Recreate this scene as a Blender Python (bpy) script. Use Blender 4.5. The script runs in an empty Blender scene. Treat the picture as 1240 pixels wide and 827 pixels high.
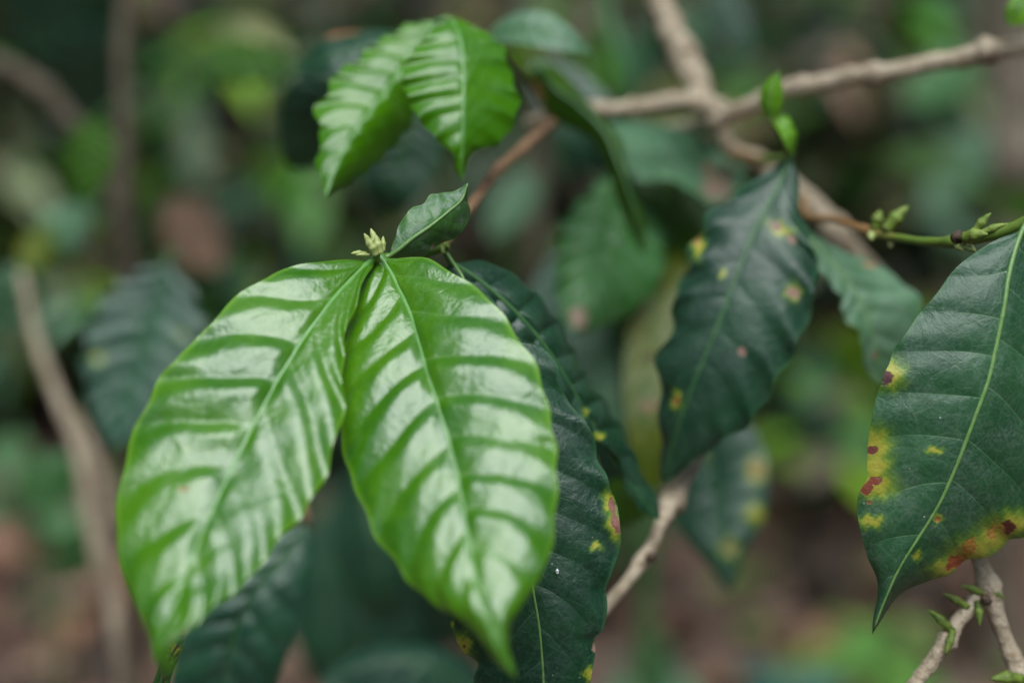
import bpy, math, random
import numpy as np
from mathutils import Vector
random.seed(7); rng = np.random.default_rng(7)
S = bpy.context.scene
COL = S.collection

# ------------------------------------------------------------ camera
FPX = 1722.2                      # 50 mm lens on a 36 mm sensor, in pixels of a 1240 px wide frame
CAM = np.array((0.0, 0.0, 1.22)); TILT = math.radians(20)
R_ = np.array((1.0, 0, 0)); F_ = np.array((0, math.cos(TILT), -math.sin(TILT))); U_ = np.array((0, math.sin(TILT), math.cos(TILT)))
cam_d = bpy.data.cameras.new('camera'); cam = bpy.data.objects.new('camera', cam_d); COL.objects.link(cam)
cam.location = CAM; cam.rotation_euler = (math.radians(90) - TILT, 0, 0)
cam_d.lens = 50; cam_d.sensor_width = 36; cam_d.clip_start = 0.02; cam_d.clip_end = 500
cam_d.dof.use_dof = True; cam_d.dof.focus_distance = 0.452; cam_d.dof.aperture_fstop = 2.7
cam_d.dof.aperture_blades = 0
S.camera = cam

def W3(px):                       # (n,3) of x, y, depth -> world
    px = np.atleast_2d(np.asarray(px, float))
    x = (px[:, 0] - 620) / FPX; y = (413.5 - px[:, 1]) / FPX; d = px[:, 2]
    return CAM + d[:, None] * (F_ + x[:, None] * R_ + y[:, None] * U_)

# ------------------------------------------------------------ world and light
w = bpy.data.worlds.new('World'); S.world = w; w.use_nodes = True
nt = w.node_tree; bg = nt.nodes['Background']
sky = nt.nodes.new('ShaderNodeTexSky'); sky.sky_type = 'NISHITA'; sky.sun_disc = False
SUN_EL, SUN_AZ = math.radians(70), math.radians(176)     # high, a little behind the camera
sky.sun_elevation = SUN_EL; sky.sun_rotation = SUN_AZ; sky.air_density = 1.0; sky.dust_density = 3.0; sky.ozone_density = 1.0
nt.links.new(sky.outputs[0], bg.inputs[0]); bg.inputs[1].default_value = 0.05
sd = bpy.data.lights.new('overcast_sun', 'SUN'); sd.energy = 1.5; sd.angle = math.radians(52); sd.color = (0.90, 0.97, 1.0)
so = bpy.data.objects.new('overcast_sun', sd); COL.objects.link(so)
dirv = Vector((math.sin(SUN_AZ) * math.cos(SUN_EL), math.cos(SUN_AZ) * math.cos(SUN_EL), math.sin(SUN_EL)))
so.rotation_euler = dirv.to_track_quat('Z', 'Y').to_euler(); so.location = (0, 0, 6)
S.view_settings.view_transform = 'Standard'; S.view_settings.look = 'None'; S.view_settings.exposure = 1.25; S.view_settings.gamma = 1
S.cycles.use_denoising = True; S.cycles.denoiser = 'OPENIMAGEDENOISE'
S.cycles.max_bounces = 6; S.cycles.diffuse_bounces = 3; S.cycles.glossy_bounces = 3; S.cycles.transmission_bounces = 3
S.cycles.sample_clamp_indirect = 4

# ------------------------------------------------------------ node helpers
class NT:
    def __init__(s, name):
        s.m = bpy.data.materials.new(name); s.m.use_nodes = True; s.t = s.m.node_tree; s.t.nodes.clear()
    def n(s, typ, **k):
        nd = s.t.nodes.new('ShaderNode' + typ)
        for a, b in k.items(): setattr(nd, a, b)
        return nd
    def set(s, sock, v):
        if isinstance(v, bpy.types.NodeSocket): s.t.links.new(v, sock)
        elif isinstance(v, tuple) and len(v) == 3 and sock.type == 'RGBA': sock.default_value = (*v, 1)
        else: sock.default_value = v
    def math(s, op, a, b=0.0, c=0.0):
        nd = s.n('Math', operation=op)
        for i, v in enumerate((a, b, c)): s.set(nd.inputs[i], v)
        return nd.outputs[0]
    def mix(s, f, a, b):
        nd = s.n('Mix', data_type='RGBA'); s.set(nd.inputs[0], f); s.set(nd.inputs[6], a); s.set(nd.inputs[7], b)
        return nd.outputs[2]
    def ramp(s, v, lo, hi, a=0.0, b=1.0):
        nd = s.n('MapRange', interpolation_type='SMOOTHSTEP')
        for i, q in enumerate((v, lo, hi, a, b)): s.set(nd.inputs[i], q)
        return nd.outputs[0]
    def attr(s, name): return s.n('Attribute', attribute_name=name).outputs['Fac']
    def attrc(s, name): return s.n('Attribute', attribute_name=name).outputs['Color']
    def noise(s, scale, detail=3, rough=0.55, vec=None, dist=0.0):
        nd = s.n('TexNoise'); nd.inputs['Scale'].default_value = scale; nd.inputs['Detail'].default_value = detail
        nd.inputs['Roughness'].default_value = rough; nd.inputs['Distortion'].default_value = dist
        s.set(nd.inputs['Vector'], vec if vec is not None else s.coord())
        return nd.outputs['Fac']
    def coord(s):
        if not hasattr(s, '_c'): s._c = s.n('TexCoord').outputs['Object']
        return s._c
    def voro(s, scale, feature='F1', out='Distance', vec=None):
        nd = s.n('TexVoronoi', feature=feature); nd.inputs['Scale'].default_value = scale
        s.set(nd.inputs['Vector'], vec if vec is not None else s.coord()); return nd.outputs[out]
    def bump(s, h, strength, dist):
        nd = s.n('Bump'); nd.inputs['Strength'].default_value = strength; nd.inputs['Distance'].default_value = dist
        s.set(nd.inputs['Height'], h); return nd.outputs[0]
    def out(s, sh): s.t.links.new(sh, s.n('OutputMaterial').inputs[0]); return s.m
    def bsdf(s, **k):
        nd = s.n('BsdfPrincipled')
        for a, b in k.items(): s.set(nd.inputs[a.replace('_', ' ')], b)
        return nd.outputs[0]

def leaf_mat(name, a, b, vein, rough=0.3, coat=0.0, dust=0.0, transl=0.25, tcol=None, vein_w=0.06, vein_s=0.6, specks=0.0,
             ter=0.5, ior=1.5, edgecol=None, bumpy=0.25, cior=1.5, crough=0.22, spec=0.5):
    t = NT(name)
    n1 = t.noise(38, 4); n2 = t.noise(260, 4, 0.6); n3 = t.noise(900, 2)
    c = t.mix(t.ramp(n1, 0.38, 0.62), a, b)
    vv = t.math('ABSOLUTE', t.attr('vv'))
    ph = t.attr('ph'); d = t.math('ABSOLUTE', t.math('SUBTRACT', ph, t.math('ROUND', ph)))
    taper = t.math('SUBTRACT', 1.0, t.math('MULTIPLY', vv, 0.75))
    vm = t.math('MULTIPLY', t.ramp(d, 0.0, t.math('MULTIPLY', taper, vein_w), 1.0, 0.0), t.math('MULTIPLY', taper, vein_s))
    vor = t.voro(420, 'DISTANCE_TO_EDGE'); tv = t.ramp(vor, 0.0, 0.12, 1.0, 0.0)
    vor2 = t.voro(130, 'DISTANCE_TO_EDGE'); tv2 = t.ramp(vor2, 0.0, 0.05, 1.0, 0.0)
    tm = t.math('MULTIPLY', t.math('ADD', t.math('MULTIPLY', tv, 0.18), t.math('MULTIPLY', tv2, 0.25)), ter)
    c = t.mix(tm, c, vein); c = t.mix(vm, c, vein)
    if edgecol: c = t.mix(t.ramp(vv, 0.93, 1.0, 0.0, 0.8), c, edgecol)
    if dust > 0:
        dn = t.math('MULTIPLY', t.ramp(t.noise(90, 6, 0.75), 0.35, 0.75), t.ramp(n3, 0.35, 0.65, 0.2, 1.0))
        df = t.math('MULTIPLY', dn, dust); c = t.mix(df, c, (0.33, 0.37, 0.36))
    else: df = 0.0
    # rust and yellow halos
    yel = t.math('ADD', t.attr('yel'), t.math('MULTIPLY', t.math('SUBTRACT', n2, 0.5), 0.12))
    ym = t.ramp(yel, 0.06, 0.9, 0, 0.85); ycol = t.mix(t.ramp(yel, 0.4, 1.0), (0.20, 0.34, 0.02), (0.46, 0.42, 0.05))
    c = t.mix(t.math('MULTIPLY', ym, t.ramp(t.attr('yel'), 0.0, 0.1)), c, ycol)
    brn = t.math('ADD', t.attr('brn'), t.math('MULTIPLY', t.math('SUBTRACT', t.noise(420, 3), 0.5), 0.35))
    bm = t.math('MULTIPLY', t.ramp(brn, 0.08, 0.38), t.ramp(t.attr('brn'), 0.0, 0.05))
    bcol = t.mix(t.ramp(t.noise(350, 3), 0.3, 0.7, 0.0, 0.45), t.attrc('bcol'), (0.16, 0.04, 0.02))
    c = t.mix(bm, c, bcol)
    c = t.mix(t.ramp(t.noise(170, 5, 0.7), 0.60, 0.78, 0, 0.35), c, vein)
    r = t.math('ADD', t.math('ADD', rough, t.math('MULTIPLY', t.math('SUBTRACT', t.noise(75, 4, 0.7), 0.5), 0.25)), t.math('ADD', t.math('MULTIPLY', bm, 0.3), t.math('MULTIPLY', t.math('SUBTRACT', n2, 0.5), 0.12)))
    if dust > 0: r = t.math('ADD', r, t.math('MULTIPLY', df, 0.5))
    if specks > 0:
        cell = t.voro(230, 'F1', 'Color'); sp = t.n('SeparateColor'); t.set(sp.inputs[0], cell)
        sm = t.math('MULTIPLY', t.ramp(t.voro(230), 0.05, 0.10, 1.0, 0.0), t.ramp(sp.outputs[0], 1 - specks, 1 - specks + 0.01))
        c = t.mix(t.math('MULTIPLY', sm, 0.75), c, (0.5, 0.55, 0.45))
    h = t.math('ADD', t.math('ADD', t.math('MULTIPLY', n2, 0.5), t.math('MULTIPLY', bm, t.math('SUBTRACT', t.math('MULTIPLY', n3, 2.0), 2.5))), t.math('ADD', t.math('MULTIPLY', tm, -1.0), t.math('ADD', t.math('MULTIPLY', vm, -0.6), t.math('MULTIPLY', n3, 0.15))))
    nrm = t.bump(t.math('ADD', t.noise(120, 4, 0.6, None, 0.8), t.math('MULTIPLY', t.noise(420, 3), 0.3)), min(1, bumpy * 1.6), 0.0013)
    b2 = t.n('Bump'); b2.inputs['Strength'].default_value = bumpy; b2.inputs['Distance'].default_value = 0.0006; t.set(b2.inputs['Height'], h); t.set(b2.inputs['Normal'], nrm); nrm = b2.outputs[0]
    p = t.bsdf(Base_Color=c, Roughness=r, Normal=nrm, Coat_Normal=nrm, Coat_Weight=coat, Coat_Roughness=crough, Specular_IOR_Level=spec, Coat_IOR=cior, IOR=ior)
    if transl > 0:
        tr = t.n('BsdfTranslucent'); t.set(tr.inputs[0], t.mix(0.75, c, tcol) if tcol else c); 
        mx = t.n('MixShader'); mx.inputs[0].default_value = transl
        t.t.links.new(p, mx.inputs[1]); t.t.links.new(tr.outputs[0], mx.inputs[2]); p = mx.outputs[0]
    return t.out(p)

def plain_mat(name, a, b, rough=0.5, scale=60, bumps=0.4, bd=0.001, mask=None, coat=0.0, lich=None):
    t = NT(name); n1 = t.noise(scale, 6, 0.7, None, 0.6); n2 = t.noise(scale * 6, 4, 0.6)
    c = t.mix(t.ramp(t.math('ADD', t.math('MULTIPLY', n1, 0.7), t.math('MULTIPLY', n2, 0.3)), 0.36, 0.64), a, b)
    if lich: c = t.mix(t.ramp(t.noise(scale * 2.2, 4, 0.7), 0.55, 0.66, 0, 0.8), c, lich)
    if mask: c = t.mix(t.ramp(t.math('ADD', t.attr('tt'), t.math('MULTIPLY', t.math('SUBTRACT', n1, 0.5), 0.2)), mask[0], mask[1]), c, mask[2])
    return t.out(t.bsdf(Base_Color=c, Roughness=rough, Coat_Weight=coat, Normal=t.bump(t.math('ADD', n1, t.math('MULTIPLY', n2, 0.5)), bumps, bd)))

def foliage_mat(name, rough=0.42, transl=0.2):
    t = NT(name); c = t.attrc('lc'); n = t.noise(30, 2)
    hs = t.n('HueSaturation'); t.set(hs.inputs['Color'], c); t.set(hs.inputs['Value'], t.ramp(n, 0.2, 0.8, 0.75, 1.3)); c = hs.outputs[0]
    p = t.bsdf(Base_Color=c, Roughness=rough, Specular_IOR_Level=0.3)
    tr = t.n('BsdfTranslucent'); t.set(tr.inputs[0], c)
    mx = t.n('MixShader'); mx.inputs[0].default_value = transl
    t.t.links.new(p, mx.inputs[1]); t.t.links.new(tr.outputs[0], mx.inputs[2])
    return t.out(mx.outputs[0])

M = {}
M['young'] = leaf_mat('young_leaf', (0.035, 0.160, 0.002), (0.072, 0.225, 0.003), (0.20, 0.36, 0.09), rough=0.33, coat=0.9, cior=1.75, crough=0.22, spec=0.18, transl=0.22,
                      tcol=(0.22, 0.50, 0.01), vein_w=0.04, vein_s=0.5, ter=0.42, ior=1.5, edgecol=(0.16, 0.36, 0.02), bumpy=0.26)
M['young_top'] = leaf_mat('young_leaf_upper', (0.055, 0.215, 0.002), (0.085, 0.27, 0.004), (0.16, 0.34, 0.04), rough=0.30, coat=0.8, cior=1.65, crough=0.24, spec=0.18, transl=0.33,
                      tcol=(0.26, 0.58, 0.01), vein_w=0.05, vein_s=0.3, ter=0.15, ior=1.5, bumpy=0.12)
M['small'] = leaf_mat('small_leaf', (0.03, 0.13, 0.012), (0.05, 0.17, 0.03), (0.16, 0.28, 0.09), rough=0.32, dust=0.75, transl=0.2,
                      tcol=(0.1, 0.35, 0.02), vein_w=0.035, vein_s=0.5, ter=0.5, specks=0.10, edgecol=(0.12, 0.3, 0.05))
M['dark'] = leaf_mat('mature_leaf', (0.006, 0.036, 0.017), (0.011, 0.055, 0.022), (0.06, 0.16, 0.08), rough=0.36, dust=0.10, transl=0.12,
                     tcol=(0.05, 0.2, 0.02), vein_w=0.022, vein_s=0.65, ter=0.55, specks=0.05, edgecol=(0.03, 0.10, 0.04))
M['dusty'] = leaf_mat('mature_dusty_leaf', (0.014, 0.070, 0.026), (0.026, 0.10, 0.036), (0.11, 0.23, 0.10), rough=0.40, dust=0.22, transl=0.12,
                      tcol=(0.08, 0.25, 0.02), vein_w=0.03, vein_s=0.65, ter=0.55, specks=0.12, edgecol=(0.03, 0.12, 0.03))
M['mid'] = leaf_mat('mid_leaf', (0.035, 0.15, 0.02), (0.06, 0.20, 0.05), (0.12, 0.27, 0.1), rough=0.36, dust=0.25, transl=0.2,
                    tcol=(0.1, 0.3, 0.02), vein_w=0.04, vein_s=0.4, ter=0.3)
M['grey'] = leaf_mat('greyish_leaf', (0.05, 0.15, 0.06), (0.085, 0.20, 0.09), (0.16, 0.26, 0.14), rough=0.42, dust=0.35, transl=0.15,
                     tcol=(0.1, 0.3, 0.04), vein_w=0.05, vein_s=0.4, ter=0.3)
M['olive'] = leaf_mat('yellowing_leaf', (0.08, 0.13, 0.003), (0.14, 0.17, 0.005), (0.16, 0.18, 0.02), rough=0.4, transl=0.4,
                      tcol=(0.30, 0.32, 0.01), vein_w=0.05, vein_s=0.4, ter=0.3)
M['back'] = leaf_mat('shaded_green_leaf', (0.035, 0.11, 0.006), (0.06, 0.15, 0.008), (0.08, 0.18, 0.02), rough=0.5, transl=0.4,
                     tcol=(0.12, 0.30, 0.01), vein_w=0.05, vein_s=0.3, ter=0.3)
M['sat'] = leaf_mat('shaded_bright_leaf', (0.035, 0.13, 0.002), (0.055, 0.17, 0.003), (0.08, 0.2, 0.01), rough=0.6, transl=0.3, tcol=(0.10, 0.30, 0.0), vein_s=0.2, ter=0.2)
M['blue'] = leaf_mat('bluish_mature_leaf', (0.010, 0.055, 0.030), (0.018, 0.08, 0.038), (0.07, 0.2, 0.09), rough=0.34, dust=0.15, transl=0.12, tcol=(0.05, 0.2, 0.03), vein_w=0.04, vein_s=0.5, ter=0.3)
M['lime'] = leaf_mat('shoot_leaf', (0.11, 0.30, 0.01), (0.16, 0.38, 0.02), (0.2, 0.42, 0.05), rough=0.36, transl=0.4,
                     tcol=(0.3, 0.6, 0.02), vein_w=0.05, vein_s=0.3, ter=0.2)
M['dry'] = leaf_mat('dry_leaf', (0.17, 0.095, 0.06), (0.24, 0.14, 0.09), (0.26, 0.17, 0.11), rough=0.7, transl=0.2, tcol=(0.3, 0.15, 0.08))
M['rib_green'] = plain_mat('midrib_green', (0.10, 0.22, 0.05), (0.17, 0.30, 0.09), 0.4, 300, 0.2, 0.0004)
M['rib_pale'] = plain_mat('midrib_pale', (0.10, 0.27, 0.05), (0.14, 0.33, 0.08), 0.33, 300, 0.15, 0.0004, coat=0.4)
M['rib_dark'] = plain_mat('midrib_dark', (0.04, 0.13, 0.04), (0.07, 0.17, 0.05), 0.4, 300, 0.2, 0.0004)
M['twig'] = plain_mat('twig_skin', (0.18, 0.095, 0.05), (0.30, 0.18, 0.10), 0.6, 170, 0.5, 0.0006, mask=(0.62, 0.78, (0.08, 0.18, 0.02)))
M['twig_green'] = plain_mat('green_twig_skin', (0.28, 0.14, 0.05), (0.34, 0.19, 0.08), 0.5, 170, 0.4, 0.0005, mask=(0.22, 0.36, (0.12, 0.20, 0.025)), lich=(0.22, 0.15, 0.06))
M['bark'] = plain_mat('pale_bark', (0.34, 0.26, 0.165), (0.70, 0.59, 0.43), 0.85, 140, 1.0, 0.003, lich=(0.36, 0.25, 0.14))
M['bark_dark'] = plain_mat('brown_bark', (0.07, 0.055, 0.036), (0.15, 0.12, 0.08), 0.85, 70, 0.8, 0.002)
M['bark_tan'] = plain_mat('tan_bark', (0.15, 0.12, 0.085), (0.28, 0.23, 0.17), 0.85, 25, 0.8, 0.006, lich=(0.10, 0.12, 0.08))
M['bud'] = plain_mat('bud_skin', (0.26, 0.35, 0.07), (0.46, 0.50, 0.20), 0.45, 400, 0.3, 0.0004)
M['bud_green'] = plain_mat('green_bud_skin', (0.11, 0.20, 0.02), (0.26, 0.34, 0.06), 0.5, 300, 0.7, 0.0007, lich=(0.18, 0.12, 0.05))
M['bud_dull'] = plain_mat('dull_bud_skin', (0.05, 0.09, 0.012), (0.18, 0.27, 0.03), 0.55, 260, 0.7, 0.0007, lich=(0.08, 0.06, 0.02))
M['scar'] = plain_mat('node_scar', (0.05, 0.03, 0.02), (0.12, 0.08, 0.05), 0.8, 300, 0.7, 0.0006)
M['foliage'] = foliage_mat('background_foliage')
M['litter'] = foliage_mat('litter_leaves', 0.55, 0.05)
t = NT('droplet'); M['drop'] = t.out(t.bsdf(Base_Color=(0.75, 0.8, 0.8), Roughness=0.15, Coat_Weight=1.0))

def ground_mat():
    t = NT('forest_soil'); n1 = t.noise(1.3, 4); n2 = t.noise(14, 6, 0.65); n3 = t.noise(60, 4)
    c = t.mix(t.ramp(n2, 0.3, 0.7), (0.03, 0.021, 0.014), (0.11, 0.075, 0.052))
    c = t.mix(t.ramp(n1, 0.42, 0.62, 0, 0.6), c, (0.13, 0.075, 0.055))
    c = t.mix(t.ramp(n3, 0.55, 0.7, 0, 0.5), c, (0.22, 0.15, 0.11))
    return t.out(t.bsdf(Base_Color=c, Roughness=0.9, Normal=t.bump(n2, 0.8, 0.03)))
M['ground'] = ground_mat()

# ------------------------------------------------------------ mesh helpers
def crs(P, n, closed=False):      # Catmull-Rom through P, resampled evenly to n points
    P = np.asarray(P, float)
    if len(P) == 2: tt = np.linspace(0, 1, n)[:, None]; return P[0] * (1 - tt) + P[1] * tt
    Q = np.vstack((2 * P[0] - P[1], P, 2 * P[-1] - P[-2])); out = []
    for i in range(1, len(Q) - 2):
        for tt in np.linspace(0, 1, 14, endpoint=False):
            a, b, c, d = Q[i - 1], Q[i], Q[i + 1], Q[i + 2]
            out.append(0.5 * (2 * b + (c - a) * tt + (2 * a - 5 * b + 4 * c - d) * tt ** 2 + (3 * b - 3 * c + d - a) * tt ** 3))
    out.append(P[-1]); out = np.array(out)
    k = np.concatenate(([0], np.cumsum(np.linalg.norm(np.diff(out[:, :2], axis=0), axis=1) + 1e-9))); k /= k[-1]
    tt = np.linspace(0, 1, n)
    return np.stack([np.interp(tt, k, out[:, j]) for j in range(out.shape[1])], 1)

def mesh_obj(name, V, Fc, mat, parent=None, attrs=None, smooth=True, cols=None):
    me = bpy.data.meshes.new(name); me.from_pydata([tuple(v) for v in V], [], [tuple(f) for f in Fc]); 
    if smooth: me.polygons.foreach_set('use_smooth', np.ones(len(me.polygons), bool))
    for k, a in (attrs or {}).items():
        at = me.attributes.new(k, 'FLOAT', 'POINT'); at.data.foreach_set('value', np.asarray(a, np.float32).ravel())
    for k, a in (cols or {}).items():
        at = me.color_attributes.new(k, 'FLOAT_COLOR', 'POINT'); a = np.asarray(a, np.float32)
        a = np.hstack((a, np.ones((len(a), 1), np.float32))); at.data.foreach_set('color', a.ravel())
    me.materials.append(mat); me.update()
    o = bpy.data.objects.new(name, me); COL.objects.link(o)
    if parent is not None:
        o.parent = parent; o.location = -parent_world(parent)
    return o
def parent_world(p):
    v = Vector(p.location); q = p.parent
    while q: v = v + q.location; q = q.parent
    return v

def thing(name, label, cat, at, group=None, px=True):
    o = bpy.data.objects.new(name, None); COL.objects.link(o)
    o.location = W3([at])[0] if px else at
    o['label'] = label; o['category'] = cat; o.empty_display_size = 0.02
    if group: o['group'] = group
    return o

def grid_faces(nu, nv):
    i = np.arange(nu - 1)[:, None] * nv + np.arange(nv - 1)[None, :]
    i = i.ravel(); return np.stack((i, i + 1, i + nv + 1, i + nv), 1)

def tube_geo(P, r, ns=12, rough=0.0, lump=None):
    P = np.asarray(P, float); n = len(P); T = np.gradient(P, axis=0); T /= np.linalg.norm(T, axis=1)[:, None] + 1e-12
    up = np.array((0.3, -0.8, 0.5)); N = np.cross(T, up); N /= np.linalg.norm(N, axis=1)[:, None] + 1e-9; B = np.cross(T, N)
    a = np.linspace(0, 2 * math.pi, ns, endpoint=False)
    rr = np.asarray(r)[:, None] * (1 + (rng.random((n, ns)) - 0.5) * rough)
    V = P[:, None, :] + rr[..., None] * (np.cos(a)[None, :, None] * N[:, None, :] + np.sin(a)[None, :, None] * B[:, None, :])
    V = V.reshape(-1, 3); Fc = []
    for i in range(n - 1):
        for j in range(ns):
            k = (j + 1) % ns; Fc.append((i * ns + j, i * ns + k, (i + 1) * ns + k, (i + 1) * ns + j))
    V = np.vstack((V, P[0], P[-1])); a0, a1 = len(V) - 2, len(V) - 1
    for j in range(ns):
        k = (j + 1) % ns; Fc.append((a0, k, j)); Fc.append((a1, (n - 1) * ns + j, (n - 1) * ns + k))
    tt = np.concatenate((np.repeat(np.linspace(0, 1, n), ns), (0, 1)))
    return V, Fc, tt

def merge(geos):
    Vs, Fs, Ts, k = [], [], [], 0
    for V, Fc, tt in geos:
        Vs.append(V); Fs += [tuple(int(q) + k for q in f) for f in Fc]; Ts.append(tt); k += len(V)
    return np.vstack(Vs), Fs, np.concatenate(Ts)

def stem_geo(pts, knots=(), n=90, ns=12, rough=0.10):
    """pts: rows x, y, depth, radius in photo pixels at that depth; knots: fractions where the stem swells at a node"""
    Q = crs(pts, n); r = Q[:, 3] * Q[:, 2] / FPX; P = W3(Q[:, :3]); tt = np.linspace(0, 1, n)
    r = r * (1 + 0.05 * np.sin(tt * 37 + pts[0][0]) + 0.04 * np.sin(tt * 91))
    for k in knots: r = r * (1 + 0.38 * np.exp(-((tt - k) / 0.018) ** 2)) 
    off = np.stack([np.interp(tt, np.linspace(0, 1, n // 6), rng.normal(0, 1, n // 6)) for _ in range(3)], 1) * r[:, None] * 0.10
    return tube_geo(P + off, r, ns, rough)
def stem(name, mat, parent, pts, knots=(), n=90, rough=0.10, ns=12):
    V, Fc, tt = stem_geo(pts, knots, n, ns, rough)
    return mesh_obj(name, V, Fc, mat, parent, {'tt': tt})

def leaf(parent, mid, left, right, mat, rib='rib_dark', nu=150, nv=33, N=10, delta=0.14, A=0.0008, fold=(0, 0), curl=(0, 0), wav=0.0, side=(1, 1), decay=0.45,
         edge=0.0, yel=(), brn=(), petiole=None, label=None, ribr=(1.0, 0.25), ribz=0.6, name='leaf', pw=1.3, pillow=0.7, skew=0.0):
    """mid: rows x,y,depth; left/right: margins as x,y (base to tip). fold/curl: depth of each margin relative to the midrib (m)."""
    Mp = crs(mid, nu); z0 = Mp[:, 2]; b, tp = Mp[0, :2], Mp[-1, :2]
    Lp = crs([tuple(b)] + list(left) + [tuple(tp)], nu); Rp = crs([tuple(b)] + list(right) + [tuple(tp)], nu)
    u = np.linspace(0, 1, nu); env = np.sin(np.pi * np.clip(u, 0, 1)) ** 0.5; vs = np.linspace(-1, 1, 2 * nv - 1)
    X = np.zeros((nu, len(vs), 3)); PH = np.zeros((nu, len(vs))); VV = np.zeros_like(PH)
    for j, v in enumerate(vs):
        a = abs(v); E = Lp if v < 0 else Rp; s = 0 if v < 0 else 1
        xy = Mp[:, :2] * (1 - a) + E[:, :2] * a
        dl = delta[s] if isinstance(delta, tuple) else delta; ph = N * (u - dl * a ** pw) + (0.0 if v < 0 else 0.35) + 0.15 * np.sin(9 * u + 3 * s + N) + 0.05 * np.sin(23 * u + a * 2 + 5 * s)
        d = E[:, :2] - Mp[:, :2]; ln = np.linalg.norm(d, axis=1)[:, None] + 1e-6
        xy = xy + d / ln * (wav * env * np.cos(2 * math.pi * ph) * a ** 4)[:, None]
        X[:, j, :2] = xy
        X[:, j, 2] = z0 + env * (fold[s] * a + curl[s] * a ** 2) + edge * env * np.sin(2 * math.pi * ph + 1.0) * a ** 3
        PH[:, j] = ph; VV[:, j] = v
    PX = X.reshape(-1, 3); P = W3(PX).reshape(X.shape)
    du = np.gradient(P, axis=0); dv = np.gradient(P, axis=1); Nn = np.cross(du, dv); Nn /= np.linalg.norm(Nn, axis=2)[..., None] + 1e-12
    sg = np.sign(np.sum(Nn * (CAM - P), axis=2).mean()); Nn *= sg
    a = np.abs(VV); fr = PH - np.floor(PH)
    prof = np.abs(np.sin(math.pi * (fr + skew * np.sin(math.pi * fr) ** 2))) ** pillow
    amp = A * (1 + 0.25 * np.sin(PH * 1.7 + 2)) * (1 - decay * u[:, None]) * np.where(VV < 0, side[0], side[1])
    win = np.clip(a / 0.12, 0, 1) ** 0.8 * (1 - a ** 3 * 0.75) * env[:, None]
    H = amp * win * prof + A * win * (0.10 * np.sin(PH * 2.3 + a * 5) + 0.09 * np.sin(PH * 3.7 + VV * 11 + N) * np.sin(VV * 7 + u[:, None] * 23 + N))
    P = P + Nn * H[..., None]
    Fc = grid_faces(nu, len(vs))
    if sg > 0: Fc = Fc[:, ::-1]
    at = {'vv': VV, 'ph': PH}
    px, py = PX[:, 0], PX[:, 1]
    wx = 2.0 * np.sin(py * .31 + px * .17) + 1.3 * np.sin(py * .83 - px * .55 + 1) + .8 * np.sin(px * 1.3 + py * .4); wy = 2.0 * np.sin(px * .37 - py * .11 + 2) + 1.3 * np.sin(px * .71 + py * .62) + .8 * np.sin(py * 1.4 - px * .3)
    def field(spots, soft=False):
        f = np.zeros(len(px))
        for s_ in spots:
            x, y, rx, ry = s_[:4]; an = math.radians(s_[4] if len(s_) > 4 else 0)
            wk = (1.1 if soft else .7) * min(1, min(rx, ry) / 7); dx, dy = px + wx * wk - x, py + wy * wk - y; p = dx * math.cos(an) + dy * math.sin(an); q = -dx * math.sin(an) + dy * math.cos(an)
            d2 = (p / rx) ** 2 + (q / ry) ** 2; f = np.maximum(f, np.exp(-0.9 * d2) if soft else np.clip(1.25 - np.sqrt(d2), 0, 1))
        return f
    cols = {}
    if yel: at['yel'] = field(yel, True)
    if brn:
        at['brn'] = field(brn); c = np.tile(np.array((0.30, 0.12, 0.08)), (len(px), 1))
        for s_ in brn:
            if len(s_) > 5: c[np.hypot(px - s_[0], py - s_[1]) < 1.8 * max(s_[2], s_[3])] = s_[5]
        cols['bcol'] = c
    o = mesh_obj(name, P.reshape(-1, 3), Fc, M[mat], parent, at, cols=cols)
    if label: o['label'] = label
    # midrib (with the petiole where one is given)
    jm = nv - 1; C = P[:, jm] + Nn[:, jm] * 0.0001
    zt = Mp[:, 2]; rr = (ribr[0] * (1 - u) ** 0.8 + ribr[1] * u) * 0.001
    step = max(1, nu // 50); ii = list(range(0, nu, step)); 
    C = C[ii] - Nn[:, jm][ii] * (rr[ii] * (1 - ribz - 0.55 * np.exp(-u[ii] * 9)))[:, None]; rr = rr[ii]
    if petiole is not None:
        pp = W3(crs(list(petiole) + [(Mp[0, 0], Mp[0, 1], Mp[0, 2])], 10))[:-1]; C = np.vstack((pp, C)); rr = np.concatenate((np.full(len(pp), rr[0] * 1.15), rr))
    V, Ff, tt = tube_geo(C, rr, 8, 0.05)
    mesh_obj('midrib', V, Ff, M[rib], o, {'tt': tt})
    return o

def bud_geo(base, tip, r, n=12, ns=10, belly=0.4, twist=0.0):
    """pointed bud: base and tip as x,y,depth; r in photo pixels"""
    A_, B_ = W3([base])[0], W3([tip])[0]; tt = np.linspace(0, 1, n)
    r = r * base[2] / FPX
    prof = np.clip(np.sin(np.pi * tt ** (0.75)) ** 0.8, 0.10, 1) * r; prof = prof * (1 + .12 * np.sin(tt * 17)) + r * .35 * np.exp(-tt * 9); prof[0] = r * 0.95; prof[-1] = r * 0.15
    P = A_ + (B_ - A_) * tt[:, None] + np.array((0, 0, 1)) * (np.sin(tt * math.pi) * r * 0.25)[:, None]
    return tube_geo(P, prof, ns, 0.06)
def bud(parent, mat, specs, name='bud'):
    V, Fc, tt = merge([bud_geo(*s) for s in specs]); return mesh_obj(name, V, Fc, M[mat], parent, {'tt': tt})

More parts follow.
